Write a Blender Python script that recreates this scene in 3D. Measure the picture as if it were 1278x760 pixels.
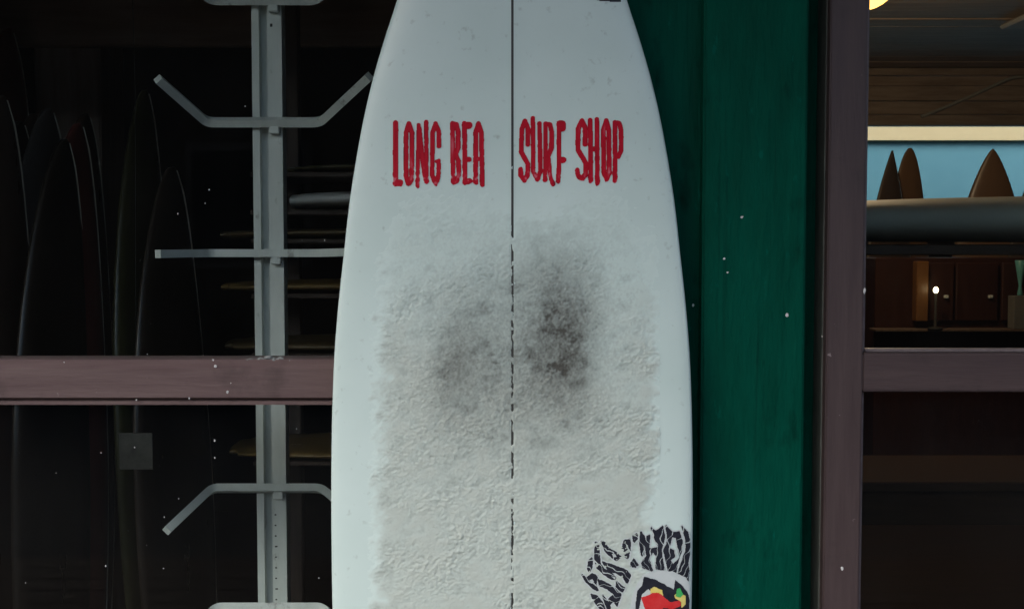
import bpy, bmesh, math, random
import numpy as np
from mathutils import Vector, Matrix
R = math.radians
sc = bpy.context.scene
for o in list(bpy.data.objects): bpy.data.objects.remove(o)

# ------------------------------------------------------------------ camera
FPX, DIST, CAMZ, PITCH = 1400.0, 1.47, 1.20, math.atan(0.05)
cam_d = bpy.data.cameras.new('camera'); cam = bpy.data.objects.new('camera', cam_d)
sc.collection.objects.link(cam)
cam.location = (0, -DIST, CAMZ); cam.rotation_euler = (math.pi/2 - PITCH, 0, 0)
cam_d.sensor_width = 36; cam_d.lens = FPX/1278*36; cam_d.clip_end = 2000; cam_d.clip_start = 0.05
sc.camera = cam
# ------------------------------------------------------------------ sky and sun
SUN_EL, SUN_AZ = R(38), R(-38)        # azimuth measured from -Y (in front of the shop) towards -X
w = bpy.data.worlds.new('World'); sc.world = w; w.use_nodes = True
nt = w.node_tree; bg = nt.nodes['Background']
sky = nt.nodes.new('ShaderNodeTexSky'); sky.sky_type = 'NISHITA'; sky.sun_disc = False
to_sun = Vector((math.sin(SUN_AZ)*math.cos(SUN_EL), -math.cos(SUN_AZ)*math.cos(SUN_EL), math.sin(SUN_EL)))
sky.sun_elevation = SUN_EL; sky.sun_rotation = math.atan2(to_sun.x, to_sun.y)
sky.air_density = 1.0; sky.dust_density = 2.0; sky.ozone_density = 1.0
nt.links.new(sky.outputs[0], bg.inputs[0]); bg.inputs[1].default_value = 0.15
sd = bpy.data.lights.new('sun', 'SUN'); sun = bpy.data.objects.new('sun', sd); sc.collection.objects.link(sun)
sd.energy = 0.75; sd.angle = R(25); sd.color = (1, 0.96, 0.9)
sun.rotation_euler = to_sun.to_track_quat('Z', 'Y').to_euler(); sun.location = (-3, -4, 5)
vs = sc.view_settings
vs.view_transform = 'Standard'; vs.look = 'None'; vs.gamma = 1; vs.use_curve_mapping = False
vs.exposure = 1.05
sc.cycles.max_bounces = 10; sc.cycles.transparent_max_bounces = 16
sc.cycles.use_denoising = True

# ------------------------------------------------------------------ pixel -> ray helpers
CF = Vector((0, math.cos(PITCH), -math.sin(PITCH))); CU = Vector((0, math.sin(PITCH), math.cos(PITCH)))
CP = Vector((0, -DIST, CAMZ))
def ray(px, py):
    return CF + Vector((1, 0, 0))*((px-639)/FPX) - CU*((py-380)/FPX)
def at(px, py, Y):
    d = ray(px, py); return CP + d*((Y+DIST)/d.y)
def ax(px, Y, py=380): return at(px, py, Y).x
def az(py, Y): return at(639, py, Y).z

# ------------------------------------------------------------------ object helpers
def link(o): sc.collection.objects.link(o); return o
def tag(o, label=None, cat=None, group=None, kind=None):
    for k, v in (('label', label), ('category', cat), ('group', group), ('kind', kind)):
        if v: o[k] = v
    return o
def empty(name, loc=(0, 0, 0), label=None, cat=None, group=None):
    o = link(bpy.data.objects.new(name, None)); o.location = loc; o.empty_display_size = 0.1
    return tag(o, label, cat, group)
def setpar(o, parent):
    if parent is not None:
        o.parent = parent
        o.matrix_parent_inverse = parent_matrix(parent).inverted()
def parent_matrix(p):
    m = Matrix.LocRotScale(p.location, p.rotation_euler, p.scale)
    if p.parent: m = parent_matrix(p.parent) @ p.matrix_parent_inverse @ m
    return m
def mesh_obj(name, verts, faces, mat, parent=None, smooth=False):
    me = bpy.data.meshes.new(name); me.from_pydata([tuple(v) for v in verts], [], faces); me.update()
    if mat: me.materials.append(mat)
    if smooth: me.shade_smooth()
    o = link(bpy.data.objects.new(name, me)); setpar(o, parent); return o
def np_mesh(name, V, F, mat, parent=None, smooth=False, attrs=None):
    """fast quad mesh from numpy arrays"""
    me = bpy.data.meshes.new(name)
    me.vertices.add(len(V)); me.vertices.foreach_set('co', V.astype(np.float32).ravel())
    n = len(F); me.loops.add(n*4); me.loops.foreach_set('vertex_index', F.astype(np.int32).ravel())
    me.polygons.add(n); me.polygons.foreach_set('loop_start', np.arange(0, 4*n, 4, dtype=np.int32))
    me.update(calc_edges=True); me.validate()
    for k, a in (attrs or {}).items():
        at_ = me.attributes.new(k, 'FLOAT', 'POINT'); at_.data.foreach_set('value', a.astype(np.float32))
    if smooth: me.shade_smooth()
    me.materials.append(mat)
    o = link(bpy.data.objects.new(name, me)); setpar(o, parent); return o
def box(name, lo, hi, mat, parent=None, bevel=0.002, seg=1):
    bm = bmesh.new(); bmesh.ops.create_cube(bm, size=1)
    for v in bm.verts:
        for i in range(3): v.co[i] = lo[i] + (v.co[i]+0.5)*(hi[i]-lo[i])
    if bevel: bmesh.ops.bevel(bm, geom=list(bm.edges), offset=bevel, segments=seg, affect='EDGES')
    me = bpy.data.meshes.new(name); bm.to_mesh(me); bm.free(); me.materials.append(mat)
    o = link(bpy.data.objects.new(name, me)); setpar(o, parent); return o
def extrude_x(name, prof, x0, x1, mat, parent=None):
    """profile of (y, z) points, anticlockwise seen from +x, extruded along x"""
    n = len(prof)
    V = [(x0, y, z) for y, z in prof] + [(x1, y, z) for y, z in prof]
    F = [(i, (i+1) % n, n+(i+1) % n, n+i) for i in range(n)] + [tuple(range(n))[::-1], tuple(range(n, 2*n))]
    o = mesh_obj(name, V, F, mat, parent); fix_normals(o); return o
def extrude_z(name, prof, z0, z1, mat, parent=None):
    n = len(prof)
    V = [(x, y, z0) for x, y in prof] + [(x, y, z1) for x, y in prof]
    F = [(i, (i+1) % n, n+(i+1) % n, n+i) for i in range(n)] + [tuple(range(n))[::-1], tuple(range(n, 2*n))]
    o = mesh_obj(name, V, F, mat, parent); fix_normals(o); return o
def fix_normals(o):
    bm = bmesh.new(); bm.from_mesh(o.data); bmesh.ops.recalc_face_normals(bm, faces=bm.faces); bm.to_mesh(o.data); bm.free()
def tube(name, pts, r, mat, parent=None, seg=12, round_r=0.0, flat=False):
    P = [Vector(p) for p in pts]
    if round_r > 0:
        Q = [P[0]]
        for i in range(1, len(P)-1):
            a = (P[i-1]-P[i]).normalized(); b = (P[i+1]-P[i]).normalized()
            A = P[i]+a*round_r; B = P[i]+b*round_r
            for k in range(7):
                t = k/6; Q.append(A*(1-t)**2 + P[i]*2*t*(1-t) + B*t*t)
        Q.append(P[-1]); P = Q
    V, F = [], []
    up = Vector((0, -1, 0)) if flat else Vector((0.13, -1, 0.21)).normalized(); ph = math.pi/4 if flat else 0
    for i, p in enumerate(P):
        t = (P[min(i+1, len(P)-1)] - P[max(i-1, 0)]).normalized()
        n = (up - t*up.dot(t)).normalized(); up = n; b = t.cross(n)
        for k in range(seg):
            a = ph+2*math.pi*k/seg; V.append(p + (n*math.cos(a)+b*math.sin(a))*r)
    for i in range(len(P)-1):
        for k in range(seg):
            F.append((i*seg+k, i*seg+(k+1) % seg, (i+1)*seg+(k+1) % seg, (i+1)*seg+k))
    F.append(tuple(range(seg))[::-1]); F.append(tuple(range((len(P)-1)*seg, len(P)*seg)))
    o = mesh_obj(name, V, F, mat, parent, smooth=not flat); fix_normals(o)
    me = o.data
    for p in me.polygons:
        if len(p.vertices) > 4: p.use_smooth = False
    return o
def lathe(name, prof, loc, mat, parent=None, seg=24):
    V, F = [], []
    for r, z in prof:
        for k in range(seg):
            a = 2*math.pi*k/seg; V.append((loc[0]+r*math.cos(a), loc[1]+r*math.sin(a), loc[2]+z))
    for i in range(len(prof)-1):
        for k in range(seg):
            F.append((i*seg+k, i*seg+(k+1) % seg, (i+1)*seg+(k+1) % seg, (i+1)*seg+k))
    F.append(tuple(range(seg))[::-1]); F.append(tuple(range((len(prof)-1)*seg, len(prof)*seg)))
    o = mesh_obj(name, V, F, mat, parent, smooth=True); fix_normals(o); return o
def copy_of(o, parent=None):
    c = o.copy(); link(c)
    if parent is not None: c.parent = parent
    return c

# ------------------------------------------------------------------ materials
def mat_new(name):
    m = bpy.data.materials.new(name); m.use_nodes = True
    t = m.node_tree; b = t.nodes['Principled BSDF']; return m, t, b
def N(t, typ, **kw):
    n = t.nodes.new(typ)
    for k, v in kw.items(): setattr(n, k, v)
    return n
def paint(name, col, col2=None, rough=0.5, scale=(20, 20, 20), bump=0.1, bscale=None, detail=6, spec=0.4, bdist=0.002, coat=0.0, wear=()):
    """base colour varied by stretched noise between col and col2, plus fine bump and gloss variation"""
    m, t, b = mat_new(name); L = t.links.new
    tc = N(t, 'ShaderNodeTexCoord'); mp = N(t, 'ShaderNodeMapping'); mp.inputs['Scale'].default_value = scale
    L(tc.outputs['Object'], mp.inputs[0])
    n1 = N(t, 'ShaderNodeTexNoise'); n1.inputs['Scale'].default_value = 1; n1.inputs['Detail'].default_value = detail
    n1.inputs['Roughness'].default_value = 0.65
    L(mp.outputs[0], n1.inputs[0])
    cr = N(t, 'ShaderNodeValToRGB'); cr.color_ramp.elements[0].position = 0.3; cr.color_ramp.elements[1].position = 0.72
    cr.color_ramp.elements[0].color = (*col, 1); cr.color_ramp.elements[1].color = (*(col2 or col), 1)
    L(n1.outputs[0], cr.inputs[0]); last = cr.outputs[0]
    for wc, wsc, lo, hi, amt in wear:      # chips, knots and grime: sparse patches of another colour
        mw = N(t, 'ShaderNodeMapping'); mw.inputs['Scale'].default_value = wsc; mw.inputs['Location'].default_value = (wsc[0]*.37, 1.7, wsc[2]*.11)
        L(tc.outputs['Object'], mw.inputs[0])
        nw = N(t, 'ShaderNodeTexNoise'); nw.inputs['Scale'].default_value = 1; nw.inputs['Detail'].default_value = 7; nw.inputs['Roughness'].default_value = 0.6; L(mw.outputs[0], nw.inputs[0])
        rw = N(t, 'ShaderNodeMapRange'); rw.inputs[1].default_value = lo; rw.inputs[2].default_value = hi; rw.inputs[4].default_value = amt; L(nw.outputs[0], rw.inputs[0])
        xw = N(t, 'ShaderNodeMix', data_type='RGBA'); xw.inputs[7].default_value = (*wc, 1); L(rw.outputs[0], xw.inputs[0]); L(last, xw.inputs[6]); last = xw.outputs[2]
    L(last, b.inputs['Base Color'])
    mr = N(t, 'ShaderNodeMapRange'); mr.inputs[3].default_value = max(0.05, rough-0.12); mr.inputs[4].default_value = min(1, rough+0.15)
    L(n1.outputs[0], mr.inputs[0]); L(mr.outputs[0], b.inputs['Roughness'])
    b.inputs['Specular IOR Level'].default_value = spec
    if coat: b.inputs['Coat Weight'].default_value = coat; b.inputs['Coat Roughness'].default_value = 0.15
    if bump:
        mp2 = N(t, 'ShaderNodeMapping'); mp2.inputs['Scale'].default_value = bscale or tuple(4*s for s in scale)
        L(tc.outputs['Object'], mp2.inputs[0])
        n2 = N(t, 'ShaderNodeTexNoise'); n2.inputs['Scale'].default_value = 1; n2.inputs['Detail'].default_value = 5
        L(mp2.outputs[0], n2.inputs[0])
        bp = N(t, 'ShaderNodeBump'); bp.inputs['Strength'].default_value = bump; bp.inputs['Distance'].default_value = bdist
        L(n2.outputs[0], bp.inputs['Height']); L(bp.outputs[0], b.inputs['Normal'])
    return m
def emitter(name, col, strength):
    m, t, b = mat_new(name)
    b.inputs['Base Color'].default_value = (*[min(1, c) for c in col], 1)
    b.inputs['Emission Color'].default_value = (*col, 1); b.inputs['Emission Strength'].default_value = strength
    return m
def glass(name, dust=0.02):
    m = bpy.data.materials.new(name); m.use_nodes = True; t = m.node_tree; t.nodes.clear(); L = t.links.new
    out = N(t, 'ShaderNodeOutputMaterial'); tr = N(t, 'ShaderNodeBsdfTransparent'); gl = N(t, 'ShaderNodeBsdfGlossy')
    gl.inputs['Roughness'].default_value = 0.02; tr.inputs[0].default_value = (0.93, 0.96, 0.95, 1)
    lw = N(t, 'ShaderNodeLayerWeight'); lw.inputs[0].default_value = 0.5
    p5 = N(t, 'ShaderNodeMath', operation='POWER'); p5.inputs[1].default_value = 5; L(lw.outputs['Facing'], p5.inputs[0])
    ma = N(t, 'ShaderNodeMath', operation='MULTIPLY_ADD'); ma.inputs[1].default_value = 0.9; ma.inputs[2].default_value = 0.021
    L(p5.outputs[0], ma.inputs[0])
    mx = N(t, 'ShaderNodeMixShader'); L(ma.outputs[0], mx.inputs[0]); L(tr.outputs[0], mx.inputs[1]); L(gl.outputs[0], mx.inputs[2])
    # thin film of dust in vague smears
    df = N(t, 'ShaderNodeBsdfDiffuse'); df.inputs[0].default_value = (0.5, 0.48, 0.44, 1)
    tc = N(t, 'ShaderNodeTexCoord'); n = N(t, 'ShaderNodeTexNoise'); n.inputs['Scale'].default_value = 6; n.inputs['Detail'].default_value = 8
    mp = N(t, 'ShaderNodeMapping'); mp.inputs['Scale'].default_value = (1.6, 1, 0.8); L(tc.outputs['Object'], mp.inputs[0]); L(mp.outputs[0], n.inputs[0])
    mr = N(t, 'ShaderNodeMapRange'); mr.inputs[1].default_value = 0.4; mr.inputs[2].default_value = 0.8; mr.inputs[3].default_value = dust*0.2; mr.inputs[4].default_value = dust
    L(n.outputs[0], mr.inputs[0])
    mx2 = N(t, 'ShaderNodeMixShader'); L(mr.outputs[0], mx2.inputs[0]); L(mx.outputs[0], mx2.inputs[1]); L(df.outputs[0], mx2.inputs[2])
    L(mx2.outputs[0], out.inputs[0]); return m

M = {}
M['green'] = paint('green_paint', (0.0003, 0.050, 0.031), (0.0006, 0.076, 0.048), 0.6, (26, 26, 6), 0.9, (130, 130, 34), spec=0.04, bdist=0.003, wear=(((0.0002, 0.018, 0.012), (16, 16, 7), 0.58, 0.70, 0.8), ((0.0006, 0.12, 0.085), (55, 55, 22), 0.64, 0.70, 0.5), ((0.0002, 0.02, 0.014), (120, 120, 3), 0.60, 0.70, 0.35)))
M['green_panel'] = paint('green_paint_panel', (0.0003, 0.046, 0.029), (0.0006, 0.076, 0.049), 0.6, (26, 26, 3), 0.9, (160, 160, 18), spec=0.04, bdist=0.003, wear=(((0.0002, 0.018, 0.012), (16, 16, 7), 0.58, 0.70, 0.8), ((0.0006, 0.12, 0.085), (55, 55, 22), 0.64, 0.70, 0.5), ((0.0002, 0.02, 0.014), (120, 120, 3), 0.60, 0.70, 0.35)))
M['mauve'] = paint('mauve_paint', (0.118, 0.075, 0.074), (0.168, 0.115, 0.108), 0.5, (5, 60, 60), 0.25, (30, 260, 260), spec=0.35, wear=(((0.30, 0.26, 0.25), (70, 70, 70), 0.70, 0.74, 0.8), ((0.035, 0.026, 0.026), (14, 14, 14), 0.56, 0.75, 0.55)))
M['mauve_shaded_v'] = paint('mauve_shaded_upright', (0.054, 0.037, 0.038), (0.076, 0.054, 0.053), 0.5, (60, 60, 5), 0.25, (260, 260, 30), spec=0.35, wear=(((0.30, 0.26, 0.25), (70, 70, 70), 0.70, 0.74, 0.8), ((0.035, 0.026, 0.026), (14, 14, 14), 0.56, 0.75, 0.55)))  # mauve darkened for uprights: shade under the eave put into the colour
M['mauve_shaded'] = paint('mauve_paint_shaded', (0.054, 0.037, 0.038), (0.078, 0.054, 0.053), 0.5, (5, 60, 60), 0.25, (30, 260, 260), spec=0.35, wear=(((0.30, 0.26, 0.25), (70, 70, 70), 0.70, 0.74, 0.8), ((0.035, 0.026, 0.026), (14, 14, 14), 0.56, 0.75, 0.55)))  # same mauve, darkened in colour for the shaded right window
M['bead_lit'] = paint('bead_paint_lit', (0.10, 0.08, 0.083), (0.17, 0.14, 0.14), 0.45, (60, 60, 60), 0.2)  # paler than the frame: light caught on the bead, put into its colour
M['caulk'] = paint('caulk', (0.05, 0.06, 0.052), (0.12, 0.13, 0.12), 0.6, (60, 60, 14), 0.3)
M['rack'] = paint('rack_metal', (0.50, 0.535, 0.515), (0.63, 0.66, 0.635), 0.45, (30, 30, 8), 0.12, (200, 200, 200), spec=0.5, wear=(((0.16, 0.15, 0.13), (45, 45, 30), 0.62, 0.70, 0.6),))
M['glass'] = glass('window_glass', 0.004)
M['pave'] = paint('pavement', (0.032, 0.032, 0.031), (0.058, 0.056, 0.053), 0.85, (3, 3, 3), 0.6, (60, 60, 60))
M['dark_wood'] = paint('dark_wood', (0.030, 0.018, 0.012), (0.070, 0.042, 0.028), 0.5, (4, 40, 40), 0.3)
M['dark_wood_v'] = paint('dark_wood_upright', (0.10, 0.070, 0.055), (0.17, 0.125, 0.10), 0.6, (40, 40, 3), 0.3)
M['post_wood'] = paint('post_wood', (0.34, 0.24, 0.19), (0.52, 0.40, 0.33), 0.6, (30, 30, 3), 0.3)
M['beam'] = paint('beam_wood', (0.36, 0.24, 0.18), (0.52, 0.37, 0.29), 0.6, (3, 30, 30), 0.3)
M['ceil'] = paint('ceiling_wood', (0.40, 0.30, 0.23), (0.70, 0.57, 0.46), 0.5, (2.5, 22, 22), 0.3)
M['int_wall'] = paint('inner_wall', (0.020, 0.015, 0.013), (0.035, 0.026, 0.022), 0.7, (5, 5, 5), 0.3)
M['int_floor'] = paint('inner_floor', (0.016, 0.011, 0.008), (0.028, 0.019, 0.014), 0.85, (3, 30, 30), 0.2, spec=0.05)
M['white'] = paint('white_card', (0.68, 0.68, 0.66), (0.76, 0.76, 0.74), 0.6, (20, 20, 20), 0.1)
M['fleck'] = paint('pale_fleck', (0.55, 0.56, 0.55), (0.7, 0.7, 0.68), 0.7, (200, 200, 200), 0.1)

# ------------------------------------------------------------------ setting: ground, rooms
def structure(o): o['kind'] = 'structure'; return o
structure(box('ground', (-60, -60, -0.3), (60, 60, -0.04), M['pave'], bevel=0))
M['deck'] = paint('porch_wood', (0.040, 0.026, 0.018), (0.075, 0.050, 0.036), 0.75, (3, 30, 30), 0.4)
porch = structure(box('added_porch_deck', (-8, -2.6, -0.035), (8, 0.088, -0.030), M['deck'], bevel=0))  # unseen floor, added in brown so the lower panes mirror dark brown
pl = None
for i in range(19):
    if pl is None: pl = box('plank', (-8, -0.068, -0.028), (8, 0.068, 0.0), M['deck'], bevel=0.004); p = pl
    else: p = copy_of(pl)
    p.parent = porch; p.location = (0, 0.02-i*0.142, 0)
FLZ = 0.0
XL, XP, XR, YB, ZC = -2.4, 0.42, 5.0, 6.5, 2.45
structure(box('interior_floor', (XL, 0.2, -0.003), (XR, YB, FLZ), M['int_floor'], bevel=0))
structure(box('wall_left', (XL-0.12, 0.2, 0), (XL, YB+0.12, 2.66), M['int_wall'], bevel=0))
structure(box('light_partition', (XP-0.04, 0.22, 0), (XP+0.04, YB, ZC-0.002), M['int_wall'], bevel=0))  # unseen wall, added to keep the light of the two rooms apart
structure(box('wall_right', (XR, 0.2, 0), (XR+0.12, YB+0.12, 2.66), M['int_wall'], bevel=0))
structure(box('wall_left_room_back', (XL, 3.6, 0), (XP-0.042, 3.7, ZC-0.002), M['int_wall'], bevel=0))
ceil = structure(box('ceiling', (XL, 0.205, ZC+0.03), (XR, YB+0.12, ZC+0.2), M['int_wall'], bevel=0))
proto = None; rnd = random.Random(4)
PW = 0.205
for i in range(int((YB-0.25)/PW)):
    y = 0.25+i*PW
    if proto is None:
        proto = box('plank', (XP+0.05, -PW/2+0.004, -0.011), (XR-0.01, PW/2-0.004, 0.011), M['ceil'], bevel=0.004); p = proto
    else: p = copy_of(proto)
    p.parent = ceil
    p.location = (rnd.uniform(-.004, .004), y+PW/2, ZC+0.018+rnd.uniform(-.004, .004))
    p.rotation_euler = (rnd.uniform(-.012, .012), 0, 0)

# rear wall of the right hand room with a wide window that looks at an added blue wall standing in for sky
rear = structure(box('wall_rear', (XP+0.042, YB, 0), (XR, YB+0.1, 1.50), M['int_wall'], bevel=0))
LZ = az(157, YB)
zz = [LZ, az(143, YB), az(126, YB), az(107, YB), az(96, YB)+0.01, ZC+0.028]
for i in range(5):
    dy = (0, 0.012, 0.004, 0.03, 0.0)[i]
    box('lintel_board', (XP+0.042, YB+dy, zz[i]+0.002), (XR, YB+0.1, zz[i+1]-0.003), M['ceil'], rear, bevel=0.004)
box('window_pane', (XP+0.05, YB+0.05, 1.503), (XR-0.01, YB+0.056, LZ-0.003), M['glass'], rear, bevel=0)

M['blue'] = paint('sky_blue_paint', (0.15, 0.34, 0.43), (0.18, 0.39, 0.48), 0.6, (3, 3, 3), 0.2, (30, 30, 30))
M['cream'] = paint('cream_board', (0.86, 0.63, 0.36), (0.90, 0.68, 0.40), 0.6, (3, 20, 20), 0.2)
nb = empty('sky_backdrop', (4, 8.6, 0), 'added pale blue wall with cream fascia standing in for sky beyond the far window', 'building')  # added blue wall in place of bright sky outside
YN = 8.5
box('wall', (-1, YN, 0), (9, YN+3, az(177, YN)), M['blue'], nb, bevel=0)
box('fascia', (-1.1, YN-0.06, az(177, YN)+0.004), (9.1, YN+3, az(157, YN)+0.12), M['cream'], nb, bevel=0.003)
box('roof', (-1.2, YN-0.1, az(157, YN)+0.124), (9.2, YN+3.1, az(157, YN)+0.3), M['int_wall'], nb, bevel=0.01)

# ------------------------------------------------------------------ the shop front
shop = empty('shop_front', (0, 0.1, 0), 'dark green boarded shop front with mauve framed windows behind the white surfboard', 'shop front')
YW, YT, YJ = 0.092, 0.066, 0.150
xa, xb = ax(876, YT), ax(1005, YT)
xj = ax(1022, YJ)
box('wall_panel', (-0.03, YW, 0), (xa+0.004, 0.2, 2.66), M['green_panel'], shop, bevel=0.0015)
box('trim_board', (xa, YT, 0), (xb, 0.198, 2.662), M['green'], shop, bevel=0.003, seg=2)
box('casing_board', (xb+0.001, YJ, 0), (xj, 0.202, 2.66), M['green_panel'], shop, bevel=0.0015)
xc1 = ax(1027, 0.104)
box('caulk_strip', (xj+0.0005, 0.103, 0), (xc1, 0.151, 2.66), M['caulk'], shop, bevel=0.001)
box('wall_panel', (-2.6, YW, 0), (-1.62, 0.2, 2.66), M['green_panel'], shop, bevel=0.0015)
box('wall_panel', (-1.619, YW, 0), (-0.031, 0.2, 0.30), M['green_panel'], shop, bevel=0.0015)
box('wall_panel', (-1.619, YW, 2.02), (-0.031, 0.2, 2.66), M['green_panel'], shop, bevel=0.0015)
box('wall_panel', (xc1+0.004, YW, 0), (1.90, 0.2, 0.30), M['green_panel'], shop, bevel=0.0015)
box('wall_panel', (xc1+0.004, YW, 2.02), (1.90, 0.2, 2.66), M['green_panel'], shop, bevel=0.0015)
box('wall_panel', (1.905, YW, 0), (5.1, 0.2, 2.66), M['green_panel'], shop, bevel=0.0015)
box('added_eave', (-2.8, -1.40, 2.31), (5.3, 0.09, 2.44), M['dark_wood'], shop, bevel=0.004)  # unseen eave, its reach set to shade the top of the surfboard
box('roof', (-2.7, 0.31, 2.68), (5.2, 6.7, 2.80), M['dark_wood'], shop, bevel=0.004)

# left window (its right stile stands hidden behind the surfboard)
wl = empty('window', (-0.8, 0.1, 0.3)); setpar(wl, shop)
def rail(parent, zt, zb, y0, y1, x0, x1, top=0.007, mat=None, lip=0.009):
    prof = [(y1, zt), (y0+0.012, zt), (y0+0.002, zt-top-0.002), (y0, zt-top-0.004), (y0, zb+lip+0.002), (y0+0.003, zb+lip), (y0+0.010, zb+lip),
            (y0+0.010, zb+lip-0.003), (y0+0.006, zb+lip-0.004), (y0+0.006, zb), (y1, zb)]
    return extrude_x('rail', prof, x0, x1, mat or M['mauve'], parent)
YF, YG = 0.080, 0.118
zt, zb = az(447, YG-0.006), az(505, YF+0.006)
rail(wl, zt, zb, YF, 0.15, -1.56, -0.085, top=0.0075)
box('stile', (-0.084, YF+0.001, 0.30), (-0.032, 0.15, 2.02), M['mauve_shaded_v'], wl, bevel=0.003)
box('stile', (-1.618, YF+0.001, 0.30), (-1.561, 0.15, 2.02), M['mauve_shaded_v'], wl, bevel=0.003)
rail(wl, 2.019, 1.955, YF, 0.15, -1.56, -0.085)
rail(wl, 0.365, 0.301, YF, 0.15, -1.56, -0.085)
box('pane', (-1.56, YG, zt-0.004), (-0.085, YG+0.004, 1.96), M['glass'], wl, bevel=0)
box('pane', (-1.56, YG, 0.36), (-0.085, YG+0.004, zb+0.004), M['glass'], wl, bevel=0)

# right window
wr = empty('window', (1.2, 0.1, 0.3)); setpar(wr, shop)
YR = 0.086
xs0, xs1 = ax(1032, YR), ax(1078, YR)
zr1, zr0 = az(441, YR), az(489, YR)
box('stile', (xs0, YR, 0.301), (xs1, 0.15, 2.019), M['mauve_shaded_v'], wr, bevel=0.002, seg=2)
box('stile', (1.845, YR, 0.301), (1.90, 0.15, 2.019), M['mauve_shaded_v'], wr, bevel=0.002, seg=2)
box('rail', (xs1+0.0006, YR+0.002, zr0), (1.8445, 0.15, zr1), M['mauve_shaded'], wr, bevel=0.002, seg=2)
box('rail', (xs1+0.0006, YR+0.002, 1.955), (1.8445, 0.15, 2.019), M['mauve_shaded'], wr, bevel=0.002, seg=2)
box('rail', (xs1+0.0006, YR+0.002, 0.301), (1.8445, 0.15, 0.365), M['mauve_shaded'], wr, bevel=0.002, seg=2)
YP = 0.112
box('pane', (xs1, YP, zr1-0.004), (1.845, YP+0.004, 1.96), M['glass'], wr, bevel=0)
box('pane', (xs1, YP, 0.36), (1.845, YP+0.004, zr0+0.004), M['glass'], wr, bevel=0)
for (z0, z1) in ((zr1+0.0005, 1.9545), (0.3655, zr0-0.0005)):
    box('glazing_bead', (xs1+0.0008, YR+0.012, z0), (xs1+0.006, YP-0.001, z1), M['bead_lit'], wr, bevel=0.001)
    box('glazing_bead', (xs1+0.0065, YR+0.012, z0), (1.838, YP-0.001, z0+0.005), M['bead_lit'], wr, bevel=0.001)

# crumbs of dirt on the left rail and specks stuck on glass and paint
def blob(name, p, r, mat, parent, rr, flat=(1, 1, 1)):
    bm = bmesh.new(); bmesh.ops.create_icosphere(bm, subdivisions=1, radius=1)
    for v in bm.verts:
        v.co *= rr.uniform(0.65, 1.15); v.co = Vector((v.co.x*r*flat[0], v.co.y*r*flat[1], v.co.z*r*flat[2]))+Vector(p)
    me = bpy.data.meshes.new(name); bm.to_mesh(me); bm.free(); me.materials.append(mat)
    o = link(bpy.data.objects.new(name, me)); setpar(o, parent); return o
rr = random.Random(11)
M['crumb'] = paint('dirt_crumb', (0.18, 0.19, 0.18), (0.42, 0.44, 0.42), 0.9, (120, 120, 120), 0.4)
for i in range(34):
    px = min(362, max(300, rr.gauss(336, 15))); x = ax(px, 0.1)
    blob('dirt_crumb', (x, rr.uniform(0.092, 0.112), zt-0.002+abs(rr.gauss(0, 0.0025))*max(0, 1-abs(px-340)/26)), rr.uniform(0.0014, 0.0042), M['crumb'], wl, rr, (1.5, 1, 0.8))
for px, py, r in ((266, 449, 2.0), (269, 457, 2.6), (284, 489, 2.2), (170, 499, 1.5), (236, 497, 1.5), (80, 452, 1.2), (288, 478, 1.0)):
    blob('paint_fleck', at(px, py, YF-0.0004), r*0.0009, M['fleck'], wl, rr, (1, 0.35, 1.2))
specks = [(268, 550, 3), (268, 571, 3), (126, 565, 2.6), (168, 558, 2.2), (223, 622, 2.5), (222, 267, 3), (256, 254, 2.2), (261, 237, 2.6), (405, 300, 2.4), (188, 404, 1.8),
          (377, 300, 1.8), (370, 535, 2), (204, 709, 2.2), (132, 706, 2.5), (183, 680, 1.6), (32, 727, 2), (398, 721, 2.2), (306, 133, 2.2), (160, 662, 1.4), (240, 640, 1.2), (70, 590, 1.2), (205, 645, 2), (184, 442, 2), (175, 325, 1.3)]
M['dust'] = paint('dust_speck', (0.20, 0.20, 0.19), (0.34, 0.34, 0.32), 0.8, (200, 200, 200), 0)
def poke(px, py, r, Y, name, parent, flat=(1, .3, 1.2), k=0.0011):
    f = (flat[0]*rr.uniform(.6, 1.4), flat[1], flat[2]*rr.uniform(.6, 1.4))
    blob(name, at(px, py, Y), r*0.40*k, M['dust' if name == 'dust_fleck' and r < 2 else 'fleck'], parent, rr, f)
for px, py, r in specks: poke(px, py, r, YG-0.0004, 'dust_fleck', wl)
for i in range(14):
    px, py = rr.uniform(2, 405), rr.uniform(60, 756)
    if 440 < py < 512: continue
    poke(px, py, rr.uniform(0.5, 1.1), YG-0.0003, 'dust_fleck', wl)
for px, py, r in ((926, 271, 6), (904, 323, 5), (908, 340, 4), (982, 393, 7)):
    poke(px, py, r, YT-0.0003, 'paint_fleck', shop, (1, .2, .9))
poke(865, 381, 4, YW-0.0003, 'paint_fleck', shop); poke(1020, 148, 3, YJ-0.0003, 'paint_fleck', shop)
poke(1079, 363, 8, YR-0.0003, 'paint_fleck', wr, (.8, .3, 1.3)); poke(1051, 709, 6, YR-0.0003, 'paint_fleck', wr, (.8, .2, 1.6))
poke(1026, 420, 4, 0.1025, 'paint_fleck', shop)
for i in range(8):
    px, py = rr.uniform(1084, 1276), rr.uniform(10, 750)
    poke(px, py, rr.uniform(0.4, 0.9), YP-0.0003, 'dust_fleck', wr)

# ------------------------------------------------------------------ the big white surfboard
LEAN = R(3.6); BL = 1.83
BO = Vector((0, -1.12*math.sin(LEAN), 0.004))          # deck plane passes y = 0 at mid frame
BV = Vector((0, math.sin(LEAN), math.cos(LEAN))); BN = Vector((0, -math.cos(LEAN), math.sin(LEAN)))
def outline_half(L, W, nose=0.30, tail=0.36):
    pass
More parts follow.
